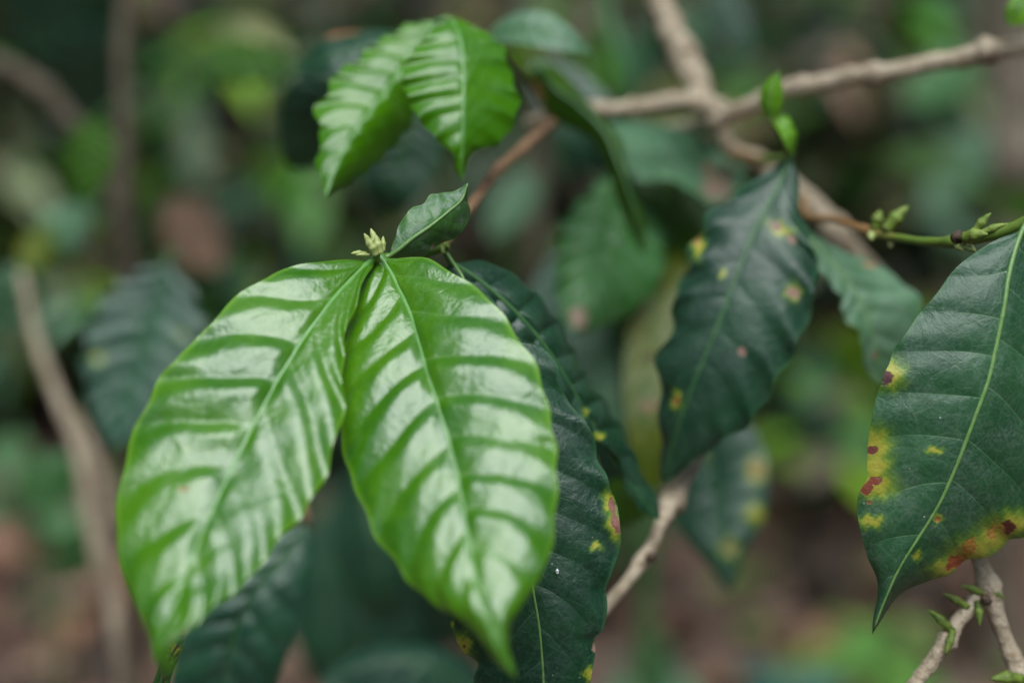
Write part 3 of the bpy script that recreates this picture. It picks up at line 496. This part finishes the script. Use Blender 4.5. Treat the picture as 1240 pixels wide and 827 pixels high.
# ============================================================ setting and background
g = 40
V = []; xs = np.linspace(-30, 30, 121); ys = np.linspace(-25, 35, 121)
Xg, Yg = np.meshgrid(xs, ys); Zg = 0.05 * np.sin(Xg * 1.3 + 0.4) * np.cos(Yg * 1.1) + 0.03 * np.sin(Xg * 3.1 + Yg * 2.3)
o = mesh_obj('ground', np.stack((Xg, Yg, Zg), 2).reshape(-1, 3), grid_faces(121, 121), M['ground']); o['kind'] = 'structure'; o['label'] = 'brown soil under leaf litter'
def gz(x, y): return 0.05 * math.sin(x * 1.3 + 0.4) * math.cos(y * 1.1) + 0.03 * math.sin(x * 3.1 + y * 2.3)

# a generic leaf in local space: length 1 along +x, normal +z
def unit_leaf(nu=8, nv=3, droop=0.25, fold=0.12):
    u = np.linspace(0, 1, nu); P = []
    wd = 0.21 * np.sin(np.pi * u ** 0.85) ** 0.85; wd[0] = .01; wd[-1] = .003
    for i in range(nu):
        for v in np.linspace(-1, 1, 2 * nv - 1):
            P.append((u[i], v * wd[i], -droop * u[i] ** 2 + fold * abs(v) * wd[i] * 1.5 + 0.012 * math.sin(u[i] * 20 + v * 2)))
    return np.array(P), grid_faces(nu, 2 * nv - 1)
UL, UF = unit_leaf()
def place_leaves(specs):           # specs: (pos, dir, normal, length, colour, widthscale)
    Vs, Fs, Cs = [], [], []; k = 0
    for pos, d, n, L, c, ws in specs:
        d = np.array(d, float); d /= np.linalg.norm(d); n = np.array(n, float); n -= d * np.dot(n, d); n /= np.linalg.norm(n) + 1e-9; b = np.cross(n, d)
        Q = UL * L; P = np.asarray(pos) + Q[:, :1] * d + Q[:, 1:2] * ws * b + Q[:, 2:] * n
        Vs.append(P); Fs.append(UF + k); Cs.append(np.tile(np.array(c), (len(P), 1))); k += len(P)
    return np.vstack(Vs), np.vstack(Fs), np.vstack(Cs)

GREENS = [(0.02, 0.08, 0.015), (0.035, 0.12, 0.012), (0.05, 0.16, 0.02), (0.09, 0.21, 0.008), (0.03, 0.10, 0.05), (0.13, 0.25, 0.01), (0.14, 0.15, 0.06), (0.07, 0.14, 0.08), (0.015, 0.05, 0.02), (0.23, 0.15, 0.09), (0.17, 0.20, 0.11)]
def shrub(x, y, h, spread, n, label, tint=1.0, greens=GREENS, L=0.105, mat='bark_dark', low=0.15):
    root = thing('coffee_shrub', label, 'shrub', (x, y, gz(x, y) - 0.03), 'coffee shrubs standing behind the branches', px=False)
    b = np.array((x, y, gz(x, y) - 0.03)); geos = []; leaves = []
    ph = random.uniform(0, 6)
    trunk = [b + np.array((0.05 * math.sin(ph + 2.2 * q) * q, 0.05 * math.cos(ph + q) * q, h * q)) for q in np.linspace(0, 1, 9)]
    geos.append(tube_geo(np.array(trunk), np.linspace(.016, .005, 9) * (0.7 + h * .4), 8, .1))
    nb = max(6, n // 14)
    for i in range(nb):
        q = low + (1 - low) * (i + .5) / nb; p0 = b + np.array((0.05 * math.sin(ph + 2.2 * q) * q, 0.05 * math.cos(ph + q) * q, h * q)); an = ph + i * 2.4
        ln = spread * (1.15 - 0.6 * q) * random.uniform(.7, 1.15)
        pts = [p0 + np.array((math.cos(an) * ln * s, math.sin(an) * ln * s, ln * (0.25 * s - 0.35 * s * s))) for s in np.linspace(0, 1, 7)]
        geos.append(tube_geo(np.array(pts), np.linspace(.006, .002, 7), 6, .1))
        m_ = max(3, n // nb)
        for j in range(m_):
            s = 0.2 + 0.8 * (j // 2 + .7) / (m_ / 2 + .5); s = min(s, 1); side = 1 if j % 2 else -1
            p = p0 + np.array((math.cos(an) * ln * s, math.sin(an) * ln * s, ln * (0.25 * s - 0.35 * s * s)))
            a2 = an + side * random.uniform(.5, 1.3); d = (math.cos(a2), math.sin(a2), random.uniform(-.9, .1))
            nn = (random.gauss(0, .35), random.gauss(-.15, .35), 1)
            c = np.array(random.choice(greens)) * (random.uniform(.12, 1.25) if random.random() < .8 else 1.7) * tint
            leaves.append((p, d, nn, L * random.uniform(.75, 1.35), c, random.uniform(.85, 1.15)))
    V, Fc, tt = merge(geos); mesh_obj('stem', V, Fc, M[mat], root, {'tt': tt})
    V, Fc, C = place_leaves(leaves); mesh_obj('foliage', V, Fc, M['foliage'], root, cols={'lc': C})
    return root

def gp(px, depth):                # ground point under a photo column at a depth
    p = W3([(px, 413, depth)])[0]; return p[0], p[1]
SH = [(40, 3.0, 1.1, .45, 110, 'dark dense shrub at the far left edge', .6), (250, 3.4, 1.2, .5, 130, 'pale green blurred shrub left of the upper bright leaves', 1.25), (390, 2.6, .75, .4, 100, 'low dark shrub behind the big bright pair', .6),
      (520, 4.2, 1.15, .5, 130, 'shrub seen in the gap above the small dusty leaf', 1.0), (690, 3.3, 1.0, .42, 110, 'shrub behind the middle of the forked branch', .9), (900, 3.2, 1.15, .45, 130, 'dark green shrub above the forked branch', .7),
      (1040, 2.7, 1.0, .42, 120, 'green shrub behind the budding green twig', 1.0), (1230, 3.6, 1.0, .5, 110, 'shrub behind the top right of the spotted leaf', .8),
      (620, 2.3, .42, .3, 60, 'short dark seedling shrub below centre', .55), (150, 5.5, 1.3, .6, 150, 'distant shrub at the upper left', 1.1), (800, 6, 1.4, .6, 150, 'distant shrub at the top centre', 1.1), (1150, 6, 1.3, .6, 150, 'distant shrub at the top right', 1.0), (450, 7, 1.5, .7, 160, 'farthest shrub at the top', 1.2)]
SH += [(110, 2.9, .95, .35, 120, 'grey-green shrub left of the upright grey stem', 1.2), (330, 2.75, .95, .34, 120, 'leafy shrub with pale sheen left of the upper bright leaves', 1.5), (180, 3.9, 1.1, .4, 140, 'mid green shrub behind the upright grey stem', .9),
       (600, 3.0, .9, .34, 110, 'dark shrub showing under the small blue-green leaf', .5), (770, 2.9, .95, .34, 120, 'shrub with bluish leaves between the two arms of the fork', 1.2), (960, 2.8, .88, .32, 120, 'bright olive shrub right of the lime shoot tip', 1.1),
       (1120, 3.0, .85, .34, 130, 'blue-green shrub under the long pale arm', 1.2), (1010, 3.6, 1.1, .4, 140, 'deep green shrub at the top right', .6), (430, 3.3, 1.0, .38, 130, 'shrub behind the upper pair of bright leaves', .7), (-10, 3.6, 1.0, .4, 130, 'shrub behind the bright hanging leaf', .8),
       (330, 2.45, .5, .28, 90, 'low dark shrub behind the dry brown leaf', .5), (560, 2.35, .45, .26, 90, 'low shadowy shrub in the gap between the big leaves', .4), (860, 2.75, .6, .3, 90, 'low shrub behind the large blue-green leaf', .7)]
for px, dp, h, sp, n, lab, ti in SH:
    x, y = gp(px, dp); shrub(x, y, h, sp, int(n * 2.1), lab, ti)

# saplings close behind: each an own stem with leaves that the photo shows one by one
def sap(label, stems, leaves, mat='bark_dark', knots=(.3, .6)):
    s0 = stems[0][-1]; root = thing('coffee_sapling', label, 'sapling', s0[:3], 'blurred saplings just behind the branches')
    V, Fc, tt = merge([stem_geo(s, knots, n=80) for s in stems]); mesh_obj('stem', V, Fc, M[mat], root, {'tt': tt})
    for L in leaves: leaf(root, *L[:3], L[3], nu=60, nv=13, N=8, A=.0022, wav=3, edge=.002, **(L[4] if len(L) > 4 else {}))
    return root
def ell(x0, y0, x1, y1, w, z0, z1, asym=1.0):      # quick leaf outline between two points
    d = np.array((x1 - x0, y1 - y0), float); ln = np.hypot(*d); d /= ln; nrm = np.array((-d[1], d[0]))
    mid = [(x0 + (x1 - x0) * q, y0 + (y1 - y0) * q, z0 + (z1 - z0) * q) for q in (0, .25, .5, .75, 1)]
    wl = [(q, w * math.sin(math.pi * q ** .85) ** .8) for q in (.08, .2, .35, .5, .65, .8, .92)]
    L = [(x0 + d[0] * ln * q - nrm[0] * k, y0 + d[1] * ln * q - nrm[1] * k) for q, k in wl]
    R = [(x0 + d[0] * ln * q + nrm[0] * k * asym, y0 + d[1] * ln * q + nrm[1] * k * asym) for q, k in wl]
    return (mid, L, R)
sap('pale leaning stem rising at the lower left with a dark blurred leaf beside it',
    [[(28, 330, .84, 5), (42, 400, .84, 6.5), (66, 470, .84, 7.5), (95, 545, .84, 8.5), (112, 640, .84, 9), (134, 715, .85, 10.5), (146, 800, .86, 9.5), (190, 1000, .95, 12), (260, 1500, 1.12, 14)],
     [(88, 500, .86, 6), (118, 560, .85, 7), (130, 620, .85, 7), (120, 680, .85, 8)]],
    [(*ell(205, 318, 135, 545, 72, .75, .735), 'blue', dict(fold=(-.004, -.004), petiole=[(215, 300, .76), (60, 420, .84)], label='dark blurred leaf with yellow flecks', yel=[(118, 435, 8, 7), (222, 405, 5, 6)])),
     (*ell(50, 330, -30, 400, 40, .86, .9), 'grey'), (*ell(45, 300, 110, 250, 30, .9, .95), 'grey'), (*ell(30, 330, 60, 270, 22, .86, .9), 'olive'),
     (*ell(100, 560, 20, 600, 32, .88, .9), 'mid'), (*ell(120, 640, 70, 700, 26, .86, .9), 'mid')], mat='bark')
sap('upright grey stem at the upper left with single bright green leaves',
    [[(158, -60, .98, 9), (150, 40, .98, 9), (149, 120, .98, 10), (150, 220, .98, 9), (158, 330, 1.0, 9), (165, 500, 1.05, 10), (170, 800, 1.2, 10), (170, 1300, 1.35, 12)],
     [(-20, 70, 1.0, 10), (40, 100, 1.0, 11), (85, 145, 1.0, 11), (120, 190, 1.0, 10), (156, 290, 1.0, 9)]],
    [(*ell(118, 140, 100, 245, 32, .86, .87), 'sat', dict(petiole=[(149, 120, .97)], label='bright green leaf hanging alone')), (*ell(238, 72, 362, 78, 28, .86, .86), 'sat', dict(petiole=[(152, 60, .97)], label='mid green leaf pointing right')),
     (*ell(150, -30, 10, 50, 75, 1.0, 1.12), 'dark', dict(petiole=[(152, -20, .98)])), (*ell(152, 40, 40, 150, 62, 1.0, 1.12), 'dark', dict(petiole=[(152, 30, .98)])), (*ell(60, -60, -20, 60, 70, 1.04, 1.2), 'dark'),
     (*ell(200, 240, 268, 330, 34, 1.15, 1.15), 'dry', dict(petiole=[(160, 300, 1.02)], label='dry brown leaf'))])
sap('tall tan trunk shoot behind the upper right corner',
    [[(1235, -200, 1.9, 24), (1232, 0, 1.9, 25), (1225, 200, 1.95, 26), (1215, 500, 2.05, 26), (1205, 900, 2.3, 27), (1200, 1100, 2.4, 28)]],
    [(*ell(1190, 60, 1090, 130, 30, 1.5, 1.5), 'mid'), (*ell(1195, 160, 1120, 250, 34, 1.5, 1.5), 'grey'), (*ell(1190, 200, 1070, 190, 26, 1.5, 1.5), 'back'), (*ell(1200, 240, 1290, 260, 26, 1.6, 1.5), 'back')], mat='bark_tan')
sap('slim brown sapling behind the gap right of the small dusty leaf',
    [[(660, 60, 1.2, 12), (655, 180, 1.2, 12), (645, 300, 1.22, 13), (640, 450, 1.3, 13), (650, 800, 1.5, 13), (660, 1200, 1.6, 14)]],
    [(*ell(650, 210, 590, 290, 26, 1.1, 1.1), 'grey'), (*ell(655, 120, 730, 60, 24, 1.15, 1.2), 'back')])
sap('dark green leaning shoot between the forked branch and the small blue-green leaf',
    [[(715, -60, .95, 9), (735, 20, .95, 9), (755, 90, .95, 9), (770, 200, .98, 9), (780, 500, 1.1, 10), (790, 1400, 1.3, 12)]],
    [(*ell(860, -20, 910, 70, 30, .95, .95), 'dark'), (*ell(740, 10, 700, 110, 16, .95, .95), 'back')], mat='rib_dark')

# low plants on the ground at the lower right
def seedling(px, py, depth, cols, label, n=10, L=.07):
    p = W3([(px, py, depth)])[0]; x, y = p[0], p[1]; z = gz(x, y)
    root = thing('seedling', label, 'seedling', (x, y, z), 'seedlings sprouting from the leaf litter', px=False); top = max(p[2], z + .05)
    P = np.array([(x, y, z - .02 + (top - z + .02) * q) for q in np.linspace(0, 1, 5)]); V, Fc, tt = tube_geo(P, np.linspace(.004, .002, 5), 6)
    mesh_obj('stem', V, Fc, M['rib_dark'], root, {'tt': tt}); lv = []
    for i in range(n):
        a = i * 2.4; q = random.uniform(.55, 1)
        lv.append(((x, y, z + (top - z) * q), (math.cos(a), math.sin(a), random.uniform(-.3, .3)), (random.gauss(0, .2), -.3, 1), L * random.uniform(.8, 1.3), np.array(random.choice(cols)) * random.uniform(.8, 1.2), 1.3))
    V, Fc, C = place_leaves(lv); mesh_obj('foliage', V, Fc, M['foliage'], root, cols={'lc': C})
BR = [(0.14, 0.30, 0.06), (0.10, 0.24, 0.05)]
for a in ((1085, 735, 1.9, BR, 'light green seedling below the tip of the spotted leaf', 12, .08), (1022, 722, 2.0, [(0.16, 0.22, 0.03)], 'yellow-green sprout left of the light green seedling', 7, .05), (958, 462, 2.3, [(0.12, 0.26, 0.02)], 'bright green sprout beside the large blue-green leaf', 9, .06),
          (975, 765, 2.0, [(0.15, 0.20, 0.04)], 'small olive sprout on the reddish litter', 7, .05), (950, 815, 1.9, [(0.05, 0.13, 0.10)], 'bluish sprout at the bottom edge, right of centre', 10, .07), (800, 800, 2.0, [(0.03, 0.10, 0.05), (.05, .14, .06)], 'dark green sprout at the bottom, right of the notched leaf', 10, .07),
          (20, 510, 1.6, [(0.07, 0.16, 0.06)], 'green sprout at the left edge', 10, .07), (60, 620, 1.9, [(0.05, 0.14, 0.05)], 'sprout behind the pale leaning stem', 7, .05)):
    seedling(*a)

# leaf litter: nobody could count it
lv = []
BROWN = [(0.15, 0.085, 0.055), (0.22, 0.12, 0.08), (0.08, 0.05, 0.035), (0.19, 0.10, 0.06), (0.25, 0.17, 0.12), (0.04, 0.028, 0.02)]
for i in range(6000):
    dy = 1.0 + 6.5 * random.random() ** 1.3; x = random.uniform(-1, 1) * (0.8 + dy * .55); y = dy
    c = np.array(random.choice(BROWN)) * random.uniform(.35, 1.5)
    if random.random() < .05: c = np.array((.08, .12, .03))
    a = random.uniform(0, 6.28)
    lv.append(((x, y, gz(x, y) + random.uniform(.004, .035)), (math.cos(a), math.sin(a), random.gauss(0, .25)), (random.gauss(0, .4), random.gauss(0, .4), 1), random.uniform(.06, .14), c, random.uniform(.8, 1.5)))
V, Fc, C = place_leaves(lv); o = mesh_obj('leaf_litter', V, Fc, M['litter'], cols={'lc': C}); o['kind'] = 'stuff'; o['label'] = 'brown fallen leaves covering the ground'

# mostly unseen leaf ring added to block low sky, lower behind camera, open overhead
lv = []
for i in range(9000):
    a = random.uniform(0, 2 * math.pi); el = random.random() ** 0.8 * math.radians(54 if math.sin(a) > -0.3 else 28); R0 = random.uniform(6.5, 9.5)
    x, y, z = R0 * math.cos(a) * math.cos(el), 1.0 + R0 * math.sin(a) * math.cos(el), max(.1, R0 * math.sin(el) * 1.05)
    c = np.array(random.choice(GREENS)) * random.uniform(.6, 1.1)
    lv.append(((x, y, z), (random.gauss(0, 1), random.gauss(0, 1), random.gauss(-.3, .6)), (random.gauss(0, .5), random.gauss(0, .5), 1), random.uniform(.35, .7), c, random.uniform(1.2, 1.9)))
V, Fc, C = place_leaves(lv); o = mesh_obj('sky_blocking_leaves', V, Fc, M['foliage'], cols={'lc': C}); o['kind'] = 'stuff'; o['label'] = 'ring of green leaves added to block the low sky'

# trees of the wood whose trunks show between the shrubs
def tree(px, depth, rad, h, label, mat):
    x, y = gp(px, depth); z = gz(x, y) - .05
    root = thing('tree', label, 'tree', (x, y, z), 'tree trunks behind the shrubs', px=False)
    P = np.array([(x + .05 * math.sin(q * 5 + px), y + .05 * math.cos(q * 4), z + h * q) for q in np.linspace(0, 1, 30)])
    V, Fc, tt = tube_geo(P, rad * (1 - .5 * np.linspace(0, 1, 30)) * (1 + .5 * np.exp(-np.linspace(0, 1, 30) * 18)), 16, .06)
    mesh_obj('trunk', V, Fc, M[mat], root, {'tt': tt}); lv = []
    for i in range(500):
        v = np.array((random.gauss(0, 1), random.gauss(0, 1), random.gauss(0, .7))); v /= np.linalg.norm(v); q = random.random() ** .4
        p = np.array((x, y, z + h)) + v * q * .75
        lv.append((p, (random.gauss(0, 1), random.gauss(0, 1), -.5), (0, 0, 1), random.uniform(.12, .2), np.array(random.choice(GREENS)) * random.uniform(.6, 1.2), 1))
    V, Fc, C = place_leaves(lv); mesh_obj('crown', V, Fc, M['foliage'], root, cols={'lc': C})
tree(445, 4.6, .12, 3.2, 'pale blurred trunk above the upper bright leaves', 'bark')
tree(590, 5.4, .07, 3.4, 'thin pale trunk at the top, left of the small blue-green leaf', 'bark')
tree(1180, 3.4, .16, 3.2, 'broad tan trunk behind the top right corner', 'bark_tan')
tree(1010, 5.2, .13, 3.3, 'tan trunk at the top, right of the lime shoot tip', 'bark_tan')
tree(700, 4.4, .08, 3.1, 'pale brown trunk left of the fork', 'bark_tan')
